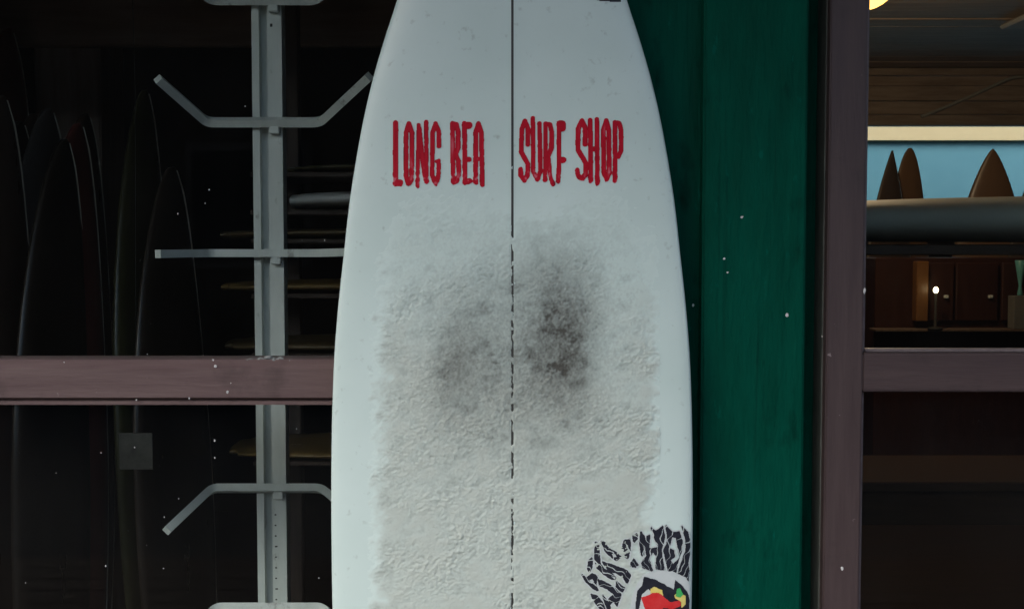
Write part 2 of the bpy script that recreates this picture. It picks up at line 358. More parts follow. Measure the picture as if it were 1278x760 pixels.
# half widths measured along the board (v from the tail), from the picture where it shows
prof_px = [(0, 143.5), (50, 160.5), (100, 175.5), (150, 187.5), (200, 197), (250, 205), (315, 212.5), (390, 220.5), (450, 225), (503, 227), (600, 228.5), (700, 228), (760, 227)]
def deck_v(py, x=0, off=0.0):
    d = ray(639, py); o = BO + BN*off
    s = (o-CP).dot(BN)/d.dot(BN); return (CP + d*s - BO).dot(BV), s
vv, ww = [], []
for py, hw in prof_px:
    v, s = deck_v(py); vv.append(v); ww.append(hw/FPX*s)
vtop = vv[0]
tipL = max(BL, vtop+0.27); BL = tipL
vv = [BL, BL-0.012, BL-0.05, BL-0.11, BL-0.19] + vv; ww = [0.0, 0.020, 0.052, 0.088, 0.122] + ww
vb = vv[-1]
vv += [0.55, 0.42, 0.30, 0.18, 0.09, 0.04, 0.0]; ww += [0.226, 0.213, 0.193, 0.162, 0.125, 0.098, 0.062]
VO = np.array(vv[::-1]); WO = np.array(ww[::-1])
def smooth_interp(x, xp, fp):
    """monotone-ish cubic through the measured points"""
    m = np.gradient(fp, xp); i = np.clip(np.searchsorted(xp, x)-1, 0, len(xp)-2)
    h = xp[i+1]-xp[i]; t = (x-xp[i])/h
    return (2*t**3-3*t**2+1)*fp[i] + (t**3-2*t**2+t)*h*m[i] + (-2*t**3+3*t**2)*fp[i+1] + (t**3-t**2)*h*m[i+1]
def HW(v): return np.maximum(smooth_interp(np.asarray(v, float), VO, WO), 0.001)
def rocker(v):
    v = np.asarray(v, float)
    return 0.055*np.clip((v-1.10)/0.73, 0, 2)**2.2 + 0.02*np.clip((0.5-v)/0.5, 0, 2)**2
def thick(v):
    v = np.asarray(v, float); s = np.clip(v/BL, 0, 1)
    return 0.010 + 0.90*np.sin(np.pi*np.clip(s*0.92+0.04, 0, 1))**0.6
def deck(u, v):
    s = np.clip(np.abs(u)/HW(v), 0, 0.995)
    return rocker(v) - 0.018 + 0.018*thick(v)*np.sqrt(1-s**2.6)
def B3(u, v, n):
    u, v, n = np.broadcast_arrays(np.asarray(u, float), v, n)
    return np.stack([BO.x + u, BO.y + BV.y*v + BN.y*n, BO.z + BV.z*v + BN.z*n], -1)
def px_uv(px, py):
    """photo pixels -> (u, v) on the deck"""
    px = np.asarray(px, float); py = np.asarray(py, float)
    px, py = np.broadcast_arrays(px, py); D = np.stack([(px-639)/FPX, CF.y - CU.y*(py-380)/FPX, CF.z - CU.z*(py-380)/FPX], -1)
    n = np.zeros(px.shape)
    for _ in range(8):
        rel = np.array(BO)+np.array(BN)*n[..., None]-np.array(CP)
        s = (rel @ np.array(BN))/(D @ np.array(BN))
        P = np.array(CP) + D*s[..., None] - np.array(BO)
        u = P[..., 0]; v = P @ np.array(BV)
        n = deck(u, v)
    return u, v

M['board'], t, b = mat_new('surfboard_resin'); L = t.links.new
tc = N(t, 'ShaderNodeTexCoord'); n1 = N(t, 'ShaderNodeTexNoise'); n1.inputs['Scale'].default_value = 7; n1.inputs['Detail'].default_value = 8
L(tc.outputs['Object'], n1.inputs[0])
cr = N(t, 'ShaderNodeValToRGB'); cr.color_ramp.elements[0].position = 0.28; cr.color_ramp.elements[1].position = 0.7
cr.color_ramp.elements[0].color = (0.575, 0.71, 0.665, 1); cr.color_ramp.elements[1].color = (0.645, 0.775, 0.735, 1)
L(n1.outputs[0], cr.inputs[0])
n3 = N(t, 'ShaderNodeTexNoise'); n3.inputs['Scale'].default_value = 85; n3.inputs['Detail'].default_value = 4; L(tc.outputs['Object'], n3.inputs[0])
cr3 = N(t, 'ShaderNodeValToRGB'); cr3.color_ramp.elements[0].position = 0.20; cr3.color_ramp.elements[0].color = (0.72, 0.72, 0.70, 1)
cr3.color_ramp.elements[1].position = 0.36; cr3.color_ramp.elements[1].color = (1, 1, 1, 1); L(n3.outputs[0], cr3.inputs[0])
mx = N(t, 'ShaderNodeMix', data_type='RGBA', blend_type='MULTIPLY'); mx.inputs[0].default_value = 1
L(cr.outputs[0], mx.inputs[6]); L(cr3.outputs[0], mx.inputs[7]); L(mx.outputs[2], b.inputs['Base Color'])
b.inputs['Roughness'].default_value = 0.27; b.inputs['Specular IOR Level'].default_value = 0.45
bp = N(t, 'ShaderNodeBump'); bp.inputs['Strength'].default_value = 0.06; bp.inputs['Distance'].default_value = 0.002
L(n3.outputs[0], bp.inputs['Height']); L(bp.outputs[0], b.inputs['Normal'])

board = empty('surfboard', tuple(BO), 'white waxed surfboard with red lettering leaning upright against the green wall', 'surfboard')
# body: lofted cross sections
ns, nc = 150, 48
vs_ = BL*(1-np.cos(np.linspace(0, np.pi, ns)))/2
ring = []
for k in range(nc):
    th = 2*math.pi*(k+0.5)/nc; c, s_ = math.cos(th), math.sin(th)
    ring.append((math.copysign(abs(c)**(2/2.6), c), math.copysign(1, s_), s_))
V = []
for v in vs_:
    h = float(HW(v)); T = float(thick(v)); rk = float(rocker(v))
    for su, sg, s_ in ring:
        n = rk-0.018 + (0.018*T*math.sqrt(max(0, 1-abs(su)**2.6)) if sg > 0 else -0.040*T*max(0, 1-abs(su)**3.2)**0.55)
        V.append((su*h, v, n))
V = np.array(V); Vw = B3(V[:, 0], V[:, 1], V[:, 2])
F = np.array([(i*nc+k, i*nc+(k+1) % nc, (i+1)*nc+(k+1) % nc, (i+1)*nc+k) for i in range(ns-1) for k in range(nc)])
np_mesh('body', Vw, F, M['board'], board, smooth=True)

# FFT-filtered noise fields
def field(shape, step, lx, ly, ang, seed):
    g = np.random.default_rng(seed).standard_normal(shape)
    fy = np.fft.fftfreq(shape[0], step)[:, None]; fx = np.fft.fftfreq(shape[1], step)[None, :]
    a = math.radians(ang); p = fx*math.cos(a)+fy*math.sin(a); q = -fx*math.sin(a)+fy*math.cos(a)
    H = np.exp(-2*(np.pi**2)*((p*lx)**2+(q*ly)**2)/4)
    f = np.fft.ifft2(np.fft.fft2(g)*H).real; return (f-f.mean())/f.std()

# wax coat: a bumpy relief of its own on the deck
st = 0.0011
u1 = np.arange(-0.190, 0.196, st); v1 = np.arange(0.50, 1.36, st)
U, Vv = np.meshgrid(u1, v1); sh = U.shape
f1 = field(sh, st, 0.0048, 0.0026, 32, 1); f2 = field(sh, st, 0.0042, 0.0025, -14, 2); f3 = field(sh, st, 0.0017, 0.0015, 0, 3)
f4 = field(sh, st, 0.05, 0.04, 0, 4); f5 = field(sh, st, 0.0040, 0.0060, 10, 5); f6 = field(sh, st, 0.0115, 0.0085, 20, 6); f7 = field(sh, st, 0.0016, 0.0022, 0, 7)
f8 = field(sh, st, 0.009, 0.012, 20, 8)
PXs = 952.0
_, vref = px_uv(np.array(639.0), np.array(np.linspace(-10, 800, 82))); 
PY = np.interp(Vv, vref[::-1], np.linspace(-10, 800, 82)[::-1]); PY = np.where(Vv < vref[-1], 800+(vref[-1]-Vv)*PXs, PY)
PX = 639+U*PXs*(0.985+0.02*PY/760)
def sm(a, b, x): t_ = np.clip((x-a)/(b-a), 0, 1); return t_*t_*(3-2*t_)
ledge = np.interp(PY, [230, 300, 400, 600, 760], [490, 472, 463, 459, 455]) + 5*f6+2*f1
redge = np.interp(PY, [230, 280, 380, 560, 640, 700, 760], [785, 806, 826, 831, 818, 810, 804]) + 5*f6+2*f2
mask = sm(-28, 40, PX-ledge)*sm(-26, 34, redge-PX)*sm(205, 285, PY+10*f4+7*f1)*sm(0.50, 0.56, Vv)
amp = 0.55+0.45*np.clip(f4*0.5+0.5, 0, 1)
f9 = field(sh, st, 0.03, 0.022, 0, 19)
bump = (0.46*np.maximum(f1, f2*0.9)+0.34*f3)*(0.8+0.35*f9)+0.30*f6
full = sm(215, 410, PY)
hgt = (0.00022 + 0.00050*full + (0.00022+0.00036*full)*amp*bump)*mask - (1-mask)*0.0006
hgt = np.where(mask > 0.55, np.maximum(hgt, 0.00006), hgt)
str_d = np.abs(U-0.0005)
hgt = hgt - 0.0009*np.exp(-(str_d/0.0022)**2)*(0.75+0.8*field(sh, st, 0.002, 0.005, 0, 9))
# grime: two worn foot and chest patches, streaky, with a pale warm film all over
def g2(cx, cy, rx, ry, rot=0):
    a = math.radians(rot); dx, dy = PX-cx, PY-cy
    p = dx*math.cos(a)+dy*math.sin(a); q = -dx*math.sin(a)+dy*math.cos(a)
    return np.exp(-((p/rx)**2+(q/ry)**2))
stain = 0.88*g2(695, 388, 50, 84, -3)+0.42*g2(718, 440, 24, 75, 4)+0.42*g2(685, 470, 55, 75)+0.55*g2(590, 425, 46, 80, 10)+0.42*g2(565, 460, 24, 60, 8)+0.20*g2(600, 500, 70, 60)+0.32*g2(640, 445, 130, 135)
stain = 0.68*stain*(0.94+0.03*f8+0.035*f5+0.03*f7)
cav = np.clip(-bump*0.5, 0, 1.2)
edge_d = 0.20*np.exp(-((PX-redge+4)/10)**2)*sm(350, 470, PY)*(0.6+0.5*f8)+0.12*np.exp(-((PX-ledge-6)/10)**2)*(0.5+0.5*f6)*sm(300, 400, PY)
dirt = np.clip(stain*(0.90+0.16*cav) + 0.36*cav*full + edge_d + (0.3+0.7*full)*(0.035*np.clip(-f6, -1, 2)+0.025*np.clip(f9, -1, 2)+0.035*f7+0.04*f3), 0, 1)
warm = sm(250, 560, PY+25*f4)*0.85+0.12*np.clip(f6, -1, 1)*full
idx = np.arange(U.size).reshape(sh)
keep = (np.maximum.reduce([hgt[:-1, :-1], hgt[1:, :-1], hgt[:-1, 1:], hgt[1:, 1:]]) > -0.0001)
F = np.stack([idx[:-1, :-1], idx[:-1, 1:], idx[1:, 1:], idx[1:, :-1]], -1)[keep]
used = np.unique(F); rem = np.full(U.size, -1); rem[used] = np.arange(len(used)); F = rem[F]
W3 = B3(U, Vv, deck(U, Vv)+hgt).reshape(-1, 3)[used]
M['wax'], t, b = mat_new('surf_wax'); L = t.links.new
ad = N(t, 'ShaderNodeAttribute', attribute_name='dirt'); aw = N(t, 'ShaderNodeAttribute', attribute_name='warm')
m1 = N(t, 'ShaderNodeMix', data_type='RGBA'); m1.inputs[6].default_value = (0.585, 0.715, 0.67, 1); m1.inputs[7].default_value = (0.490, 0.550, 0.495, 1)
L(aw.outputs['Fac'], m1.inputs[0])
m2 = N(t, 'ShaderNodeMix', data_type='RGBA'); m2.inputs[7].default_value = (0.070, 0.070, 0.060, 1)
L(ad.outputs['Fac'], m2.inputs[0]); L(m1.outputs[2], m2.inputs[6])
ac = N(t, 'ShaderNodeAttribute', attribute_name='cover'); m3 = N(t, 'ShaderNodeMix', data_type='RGBA'); m3.inputs[6].default_value = (0.615, 0.745, 0.70, 1)
L(ac.outputs['Fac'], m3.inputs[0]); L(m2.outputs[2], m3.inputs[7]); L(m3.outputs[2], b.inputs['Base Color'])
b.inputs['Roughness'].default_value = 0.55; b.inputs['Specular IOR Level'].default_value = 0.3
np_mesh('wax_coat', W3, F, M['wax'], board, smooth=True, attrs={'dirt': dirt.reshape(-1)[used], 'warm': warm.reshape(-1)[used], 'cover': sm(0.40, 1.0, mask).reshape(-1)[used]})

# stringer
M['stringer'] = paint('stringer_wood', (0.020, 0.022, 0.020), (0.050, 0.050, 0.045), 0.5, (80, 80, 20), 0.2)
sv = np.linspace(0.03, BL-0.02, 240); V = []
for v in sv:
    for u in (-0.0016, 0.0016): V.append((u+0.0005, v, float(deck(0.0, v))+0.0003))
V = np.array(V); np_mesh('stringer', B3(V[:, 0], V[:, 1], V[:, 2]), np.array([(2*i, 2*i+1, 2*i+3, 2*i+2) for i in range(len(sv)-1)]), M['stringer'], board)

# rasterised prints on the deck: test(px, py) -> bool grid, one thin mesh of small cells following the curve
def decal(name, x0, y0, x1, y1, fn, mat, lift, step=0.55, attr=None, parent=board):
    xs = np.arange(x0, x1+step, step); ys = np.arange(y0, y1+step, step)
    X, Y = np.meshgrid(xs, ys); u, v = px_uv(X, Y)
    ok = fn((X[:-1, :-1]+X[1:, 1:])/2, (Y[:-1, :-1]+Y[1:, 1:])/2) & (np.abs(u[:-1, 1:])/HW(v[:-1, 1:]) < 0.985)
    if not ok.any(): return None
    idx = np.arange(X.size).reshape(X.shape)
    F = np.stack([idx[:-1, :-1], idx[1:, :-1], idx[1:, 1:], idx[:-1, 1:]], -1)[ok]
    used = np.unique(F); rem = np.full(X.size, -1); rem[used] = np.arange(len(used))
    P = B3(u, v, deck(u, v)+lift).reshape(-1, 3)[used]
    at_ = {'tone': attr(X, Y).reshape(-1)[used]} if attr else None
    return np_mesh(name, P, rem[F], mat, parent, attrs=at_)
# a reusable noise lookup in pixel space
NF = field((900, 1300), 1.0, 2.2, 3.2, 0, 21); NF2 = field((900, 1300), 1.0, 2.5, 14, 0, 22); NF3 = field((900, 1300), 1.0, 9, 14, 0, 23)
def look(Fd, X, Y): return Fd[np.clip(np.round(Y).astype(int), 0, 899), np.clip(np.round(X).astype(int), 0, 1299)]
def look2(Fd, X, Y):
    x0 = np.clip(np.floor(X).astype(int), 0, 1298); y0 = np.clip(np.floor(Y).astype(int), 0, 898); fx, fy = X-x0, Y-y0
    return (Fd[y0, x0]*(1-fx)+Fd[y0, x0+1]*fx)*(1-fy)+(Fd[y0+1, x0]*(1-fx)+Fd[y0+1, x0+1]*fx)*fy
def seg_dist(X, Y, a, b):
    ax_, ay = a; bx, by = b; dx, dy = bx-ax_, by-ay; l2 = dx*dx+dy*dy+1e-9
    t_ = np.clip(((X-ax_)*dx+(Y-ay)*dy)/l2, 0, 1); return np.hypot(X-ax_-t_*dx, Y-ay-t_*dy)
M['red'], t, b = mat_new('red_print'); L = t.links.new
ad = N(t, 'ShaderNodeAttribute', attribute_name='tone')
cr = N(t, 'ShaderNodeValToRGB'); e = cr.color_ramp.elements
e[0].position = 0.0; e[0].color = (0.13, 0.004, 0.018, 1); e[1].position = 1; e[1].color = (0.62, 0.14, 0.18, 1)
e2 = cr.color_ramp.elements.new(0.35); e2.color = (0.42, 0.003, 0.016, 1)
e3 = cr.color_ramp.elements.new(0.75); e3.color = (0.50, 0.004, 0.022, 1)
L(ad.outputs['Fac'], cr.inputs[0]); L(cr.outputs[0], b.inputs['Base Color']); b.inputs['Roughness'].default_value = 0.6; b.inputs['Specular IOR Level'].default_value = 0.15
A, Bz = (480, 140, 7.6), (640, 140, 7.6)
LET = [  # (zoom frame, strokes: (half width, points))
 (A, [(21, [(105, 105), (103, 685)]), (27, [(105, 678), (148, 672)])]),
 (A, [(19, [(230, 112), (204, 200), (202, 610), (230, 680), (256, 610), (260, 200), (232, 112)])]),
 (A, [(15, [(322, 125), (312, 705)]), (19, [(328, 160), (352, 400), (392, 640)]), (17, [(394, 95), (398, 655)])]),
 (A, [(18, [(515, 325), (514, 185), (484, 112), (455, 195), (450, 600), (485, 678), (512, 600), (510, 470)]), (14, [(492, 470), (514, 462)])]),
 (A, [(18, [(643, 108), (650, 668)]), (19, [(645, 112), (682, 120), (698, 185), (697, 345), (672, 402), (700, 465), (702, 600), (680, 660), (650, 665)])]),
 (A, [(19, [(757, 110), (762, 670)]), (30, [(765, 128), (800, 128)]), (20, [(765, 455), (802, 450)]), (23, [(765, 660), (806, 655)])]),
 (A, [(19, [(863, 668), (864, 200), (890, 112), (918, 195), (926, 690)]), (17, [(868, 448), (922, 448)]), (24, [(888, 125), (890, 170)])]),
 (Bz, [(19, [(142, 308), (144, 155), (115, 88), (84, 165), (80, 380), (112, 440), (144, 495), (140, 598), (110, 648), (78, 605), (74, 545)])]),
 (Bz, [(18, [(190, 62), (194, 570), (234, 636), (262, 560), (252, 112)])]),
 (Bz, [(17, [(308, 640), (310, 115)]), (19, [(312, 115), (352, 120), (370, 195), (367, 345), (336, 415)]), (17, [(335, 420), (352, 600), (380, 690)])]),
 (Bz, [(17, [(436, 105), (437, 500), (430, 655)]), (36, [(452, 120), (465, 122)]), (36, [(463, 140), (464, 150)]), (27, [(450, 458), (476, 456)])]),
 (Bz, [(20, [(684, 308), (688, 155), (655, 85), (618, 165), (618, 360), (652, 420), (692, 485), (690, 590), (658, 636), (618, 605), (612, 552)])]),
 (Bz, [(19, [(733, 78), (740, 655)]), (18, [(797, 72), (801, 680)]), (22, [(742, 352), (800, 352)])]),
 (Bz, [(19, [(886, 84), (858, 175), (862, 570), (890, 640), (914, 570), (910, 175), (886, 84)])]),
 (Bz, [(18, [(968, 100), (970, 655)]), (18, [(970, 104), (1010, 108), (1028, 185), (1026, 368), (1000, 425), (978, 428)])]),
]
for (ox, oy, s_), strokes in LET:
    allp = [p for _, ps in strokes for p in ps]; hwm = max(h for h, _ in strokes)
    bx0 = ox+(min(p[0] for p in allp)-hwm-8)/s_; bx1 = ox+(max(p[0] for p in allp)+hwm+8)/s_
    by0 = oy+(min(p[1] for p in allp)-hwm-8)/s_; by1 = oy+(max(p[1] for p in allp)+hwm+24)/s_
    def sdf(X, Y):
        zx, zy = (X-ox)*s_, (Y-oy)*s_; d = np.full(X.shape, 1e9)
        for h, ps in strokes:
            for p, q in zip(ps[:-1], ps[1:]): d = np.minimum(d, seg_dist(zx, zy, p, q)-h)
        return d
    def ok(X, Y):
        low = sm(200, 228, Y)          # the lower ends are scuffed by wax
        return sdf(X, Y)+0.8*look2(NF, X, Y)+low*(2.2*look2(NF, X, Y)+1) < 4.3
    def tone(X, Y):
        d = sdf(X, Y); edge = sm(-9, 1, d)
        return np.clip(0.55+0.08*look2(NF2, X, Y)+0.06*look2(NF3, X, Y)-0.26*edge*(look2(NF3, X, Y) > -0.3)+0.4*sm(196, 232, Y)*np.clip(look2(NF, X, Y), 0, 1), 0, 1)
    decal('letter', bx0, by0, bx1, by1, ok, M['red'], 0.0007, 0.5, tone)

# emblem near the lower rail
def inpoly(X, Y, poly):
    r = np.zeros(X.shape, bool); n = len(poly)
    for i in range(n):
        (xa_, ya), (xb_, yb) = poly[i], poly[(i+1) % n]
        c = ((ya > Y) != (yb > Y)) & (X < (xb_-xa_)*(Y-ya)/((yb-ya) if yb != ya else 1e-9)+xa_); r ^= c
    return r
EX, EY, ES = 700, 640, 6.333
hair = [
 [(712,108),(745,140),(803,102),(818,190),(792,290),(802,380),(818,447),(750,440),(758,345),(774,280),(738,190)],
 [(830,95),(880,150),(935,145),(955,220),(950,300),(925,370),(905,470),(850,455),(825,350),(815,290),(845,210)],
 [(955,100),(1000,150),(1022,230),(1017,300),(1002,400),(1012,470),(1000,535),(925,482),(945,410),(987,300),(990,220)],
 [(1035,200),(1055,215),(1064,280),(1047,355),(1030,330),(1045,270)],
 [(630,140),(665,185),(702,172),(697,230),(692,280),(765,272),(757,335),(722,300),(702,360),(722,455),(650,432),(638,390),(682,330),(650,240),(628,220)],
 [(500,215),(548,205),(547,290),(527,362),(500,338),(478,310)], [(570,175),(600,158),(602,200),(575,228)], [(555,385),(575,358),(608,405),(590,428),(550,420)],
 [(272,225),(297,240),(302,330),(312,400),(342,440),(402,470),(445,525),(400,522),(338,482),(283,432),(268,340)],
 [(318,215),(347,230),(382,280),(442,310),(474,342),(442,374),(398,347),(348,297)], [(211,435),(223,370),(247,346),(243,430),(227,464)],
 [(325,380),(380,398),(460,425),(532,458),(549,490),(522,556),(498,512),(440,472),(380,455)],
 [(163,480),(200,510),(250,473),(287,490),(273,560),(295,614),(250,592),(203,547)],
 [(290,520),(350,543),(422,588),(474,640),(444,735),(412,692),(388,722),(378,670),(420,642),(360,592),(308,572)],
 [(235,633),(282,648),(322,698),(352,765),(400,850),(360,845),(318,762),(268,702)], [(440,538),(503,588),(484,626),(438,582)],
 [(330,640),(372,700),(420,800),(400,800),(350,720)], [(620,215),(640,240),(655,330),(640,340)],
]
gaps = [[(880,190),(905,190),(927,290),(934,350),(887,398),(868,372),(905,342),(895,292),(858,270)], [(700,362),(717,330),(737,350),(748,444),(722,432)],
        [(400,320),(430,322),(440,345),(415,345)], [(395,500),(430,505),(425,525)], [(225,530),(250,520),(262,540),(240,556)]]
ring_p = [(545,770),(560,660),(600,560),(655,480),(760,455),(880,458),(985,505),(1040,590),(1058,700),(1050,830),(960,960),(760,990),(620,930),(560,850)]
lens = [(588,740),(600,620),(640,562),(658,498),(740,520),(822,562),(890,600),(905,525),(962,570),(1010,645),(1026,760),(1000,870),(900,930),(740,935),(620,860)]
nosep = [(640,640),(690,600),(720,625),(700,720),(660,760),(640,840),(615,760)]
redp = [(632,665),(690,645),(722,628),(770,622),(806,650),(862,702),(940,690),(948,732),(882,757),(808,742),(800,830),(700,850),(672,770)]
yel = [[(708,598),(735,578),(800,606),(806,650),(770,624),(705,630)], [(893,645),(920,620),(985,650),(983,720),(952,745),(946,700),(905,672)]]
grn = [(915,600),(940,588),(967,640),(942,664),(903,655)]
def zed(fn):
    def f(X, Y):
        Xz = (X-EX)*ES+1.4*look2(NF, X, Y); Yz = (Y-EY)*ES+1.4*look2(NF, X+40, Y-300); return fn(Xz, Yz)
    return f
def hair_t(X, Y):
    r = np.zeros(X.shape, bool)
    for p in hair:
        for ddx, ddy in ((0, 0), (6, 0), (-6, 0), (0, 5), (0, -5)): r |= inpoly(X+ddx, Y+ddy, p)
    for p in gaps: r &= ~inpoly(X, Y, p)
    an = np.arctan2(Y-720, X-780); rd = np.hypot(X-780, Y-720)
    slit = np.mod(an*8.5+0.30*np.sin(rd/34+an*5)+0.12*np.sin(rd/13), 1.0)
    wob = 0.5+0.5*np.sin(rd/27+an*11)
    return r & ~inpoly(X, Y, ring_p) & ~(slit < 0.06+0.09*wob)
M['ink'] = paint('black_ink', (0.008, 0.009, 0.016), (0.022, 0.024, 0.036), 0.5, (90, 90, 90), 0.1)
M['pale_ink'] = paint('pale_ink', (0.50, 0.56, 0.56), (0.58, 0.63, 0.62), 0.5, (60, 60, 60), 0.1)
M['red_ink'] = paint('red_ink', (0.60, 0.012, 0.015), (0.66, 0.05, 0.05), 0.5, (60, 60, 60), 0.1)
M['yel_ink'] = paint('yellow_ink', (0.72, 0.55, 0.10), (0.74, 0.66, 0.22), 0.5, (60, 60, 60), 0.1)
M['grn_ink'] = paint('green_ink', (0.03, 0.40, 0.10), (0.10, 0.48, 0.14), 0.5, (60, 60, 60), 0.1)
halo = lambda X, Y: hair_t(X, Y) | hair_t(X-12, Y) | hair_t(X+12, Y) | hair_t(X, Y-10) | hair_t(X, Y+10)
bx = (722, 652, 869, 800)
decal('emblem_outline', *bx, zed(lambda X, Y: (halo(X, Y) & ~hair_t(X, Y)) | (inpoly(X, Y, ring_p) & ~inpoly(X, Y, lens))), M['pale_ink'], 0.0011, 0.6)
decal('emblem_strands', *bx, zed(hair_t), M['ink'], 0.0012, 0.5)
decal('emblem_lens', *bx, zed(lambda X, Y: inpoly(X, Y, lens) & ~inpoly(X, Y, nosep) & ~inpoly(X, Y, redp)), M['ink'], 0.0012, 0.5)
decal('emblem_nose', *bx, zed(lambda X, Y: inpoly(X, Y, nosep) & ~inpoly(X, Y, redp)), M['pale_ink'], 0.0012, 0.5)  # pale printed nose area
decal('emblem_red', *bx, zed(lambda X, Y: inpoly(X, Y, redp)), M['red_ink'], 0.0013, 0.5)
decal('emblem_yellow', *bx, zed(lambda X, Y: (inpoly(X, Y, yel[0]) | inpoly(X, Y, yel[1])) & ~inpoly(X, Y, grn)), M['yel_ink'], 0.0015, 0.5)
decal('emblem_green', *bx, zed(lambda X, Y: inpoly(X, Y, grn)), M['grn_ink'], 0.0016, 0.5)
# dark sticker by the nose (only its lower edge is in view)
decal('sticker', 738, -60, 778, 4, lambda X, Y: inpoly(X, Y, [(738, -1.5), (748, 1.5), (775, 3.5), (768, -50), (745, -48)]), M['ink'], 0.0006, 1.0)

# ------------------------------------------------------------------ metal display rack behind the left pane
YK = 0.50
rack = empty('display_rack', (ax(330, YK), YK, 0), 'grey metal rack post with bent arms behind the left window', 'display rack')
xl0 = at(317, 310, YK).x; wdt = 37/FPX*(YK+DIST)
pr = [(0, 0), (0.24, 0), (0.24, 0.020), (0.52, 0.020), (0.52, 0), (1, 0), (1, 0.032), (0, 0.032)]
post = extrude_z('post', [(xl0+x*wdt, YK+y) for x, y in pr], 0.012, 2.0, M['rack'], rack)
M['slot'] = paint('slot_dark', (0.02, 0.02, 0.02), (0.03, 0.03, 0.03), 0.8, (20, 20, 20), 0)
for i in range(11):
    z = az(642+i*13.2, YK); xx = xl0+0.60*wdt
    box('slot', (xx, YK-0.0006, z-0.0012), (xx+(0.0045 if i % 4 == 3 else 0.003), YK+0.001, z+0.0012), M['slot'], post, bevel=0)
box('slot', (xl0+0.62*wdt, YK-0.0006, az(34, YK)), (xl0+0.70*wdt, YK+0.001, az(30, YK)), M['slot'], post, bevel=0)
box('base_plate', (xl0-0.18, YK-0.16, 0), (xl0+wdt+0.18, YK+0.2, 0.012), M['rack'], rack, bevel=0.003)
YA = YK-0.010
for cy, c0, c1, (tlx, tly), (trx, try_) in ((1, 262, 396, (196, -60), (460, -60)), (153, 258, 400, (197, 99), (461, 96)), (316, 262, 396, (197, 317), (462, 314)),
        (470, 262, 398, (200, 484), (462, 482)), (609, 264, 402, (208, 662), (462, 660)), (757, 268, 404, (206, 832), (464, 830))):
    YTIP = YA-0.10
    pts = [at(tlx, tly, YTIP), at(c0, cy, YA), at(c1, cy, YA), at(trx, try_, YTIP)]
    arm = tube('arm', pts, 0.0096, M['rack'], rack, 4, 0.014, True)
    xm = xl0+0.76*wdt; zc = at(330, cy, YA).z
    box('bracket', (xm-0.008, YA-0.004, zc-0.020), (xm+0.010, YA+0.011, zc-0.0005), M['rack'], arm, bevel=0.002)

# ------------------------------------------------------------------ boards kept inside the shop
def board_mesh(name, Lh, Wd, T, mat, nose=0.55, tp=0.6):
    n1_, n2_ = 46, 20; V, F = [], []
    for i in range(n1_):
        s = (1-math.cos(math.pi*i/(n1_-1)))/2
        h = Wd/2*max(0.004, (math.sin(math.pi*min(1, max(0, 0.10+0.90*s)))**nose if s > 0.4 else math.sin(math.pi*(0.10+0.90*s))**0.42))
        if s < 0.02: h = Wd/2*0.45
        th = T*max(0.06, math.sin(math.pi*(0.06+0.90*s))**tp); rk = 0.10*max(0, s-0.55)**2*Lh + 0.05*max(0, .3-s)**2*Lh
        for k in range(n2_):
            a = 2*math.pi*(k+.5)/n2_; c, d = math.cos(a), math.sin(a)
            V.append((math.copysign(abs(c)**0.8, c)*h, -rk-math.copysign(abs(d)**0.9, d)*th/2, s*Lh))
    for i in range(n1_-1):
        for k in range(n2_): F.append((i*n2_+k, i*n2_+(k+1) % n2_, (i+1)*n2_+(k+1) % n2_, (i+1)*n2_+k))
    F.append(tuple(range(n2_))[::-1]); F.append(tuple(range((n1_-1)*n2_, n1_*n2_)))
    o = mesh_obj(name, V, F, mat, None, smooth=True); fix_normals(o); return o
def bmat(name, c, c2=None, rough=0.3): return paint(name, c, c2 or tuple(x*1.3 for x in c), rough, (12, 12, 3), 0.08, spec=0.5)
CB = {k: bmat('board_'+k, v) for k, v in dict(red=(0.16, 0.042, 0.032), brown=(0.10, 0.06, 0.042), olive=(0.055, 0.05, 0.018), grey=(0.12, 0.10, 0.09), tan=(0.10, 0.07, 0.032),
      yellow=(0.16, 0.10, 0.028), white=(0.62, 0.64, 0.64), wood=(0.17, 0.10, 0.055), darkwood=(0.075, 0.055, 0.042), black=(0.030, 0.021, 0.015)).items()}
M['highlight'] = paint('edge_highlight', (0.75, 0.66, 0.54), (0.85, 0.78, 0.66), 0.35, (20, 20, 6), 0)  # pale tubes stand in for window light glinting on the board rails
def half_w(s, Wd, nose):
    if s < 0.02: return Wd/2*0.45
    return Wd/2*max(0.004, (math.sin(math.pi*(0.10+0.90*s))**nose if s > 0.4 else math.sin(math.pi*(0.10+0.90*s))**0.42))
def standing(colour, tip, depthY, Wd, yaw, tilt, label, lean=R(7)):
    tx, ty = tip; Y2 = depthY+0.16; z = az(ty, Y2); Lh = (z-0.02)/math.cos(lean)
    mt = Matrix.Rotation(tilt, 3, 'Y') @ Matrix.Rotation(-lean, 3, 'X') @ Matrix.Rotation(yaw, 3, 'Z')
    o = board_mesh('surfboard', Lh, Wd, 0.05, CB[colour]); off = mt @ Vector((0, -0.02*Lh, Lh))
    o.location = (ax(tx, Y2, ty)-off.x, Y2-off.y, 0.016)
    o.rotation_euler = mt.to_euler(); tag(o, label, 'surfboard', 'boards standing in the dim left room')
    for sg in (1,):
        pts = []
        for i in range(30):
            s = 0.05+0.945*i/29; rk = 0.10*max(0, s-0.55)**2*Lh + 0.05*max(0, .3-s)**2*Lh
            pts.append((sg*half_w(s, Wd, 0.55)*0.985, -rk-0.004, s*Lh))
        p = tube('edge_highlight', pts, 0.0032, M['highlight'], None, 6); p.parent = o
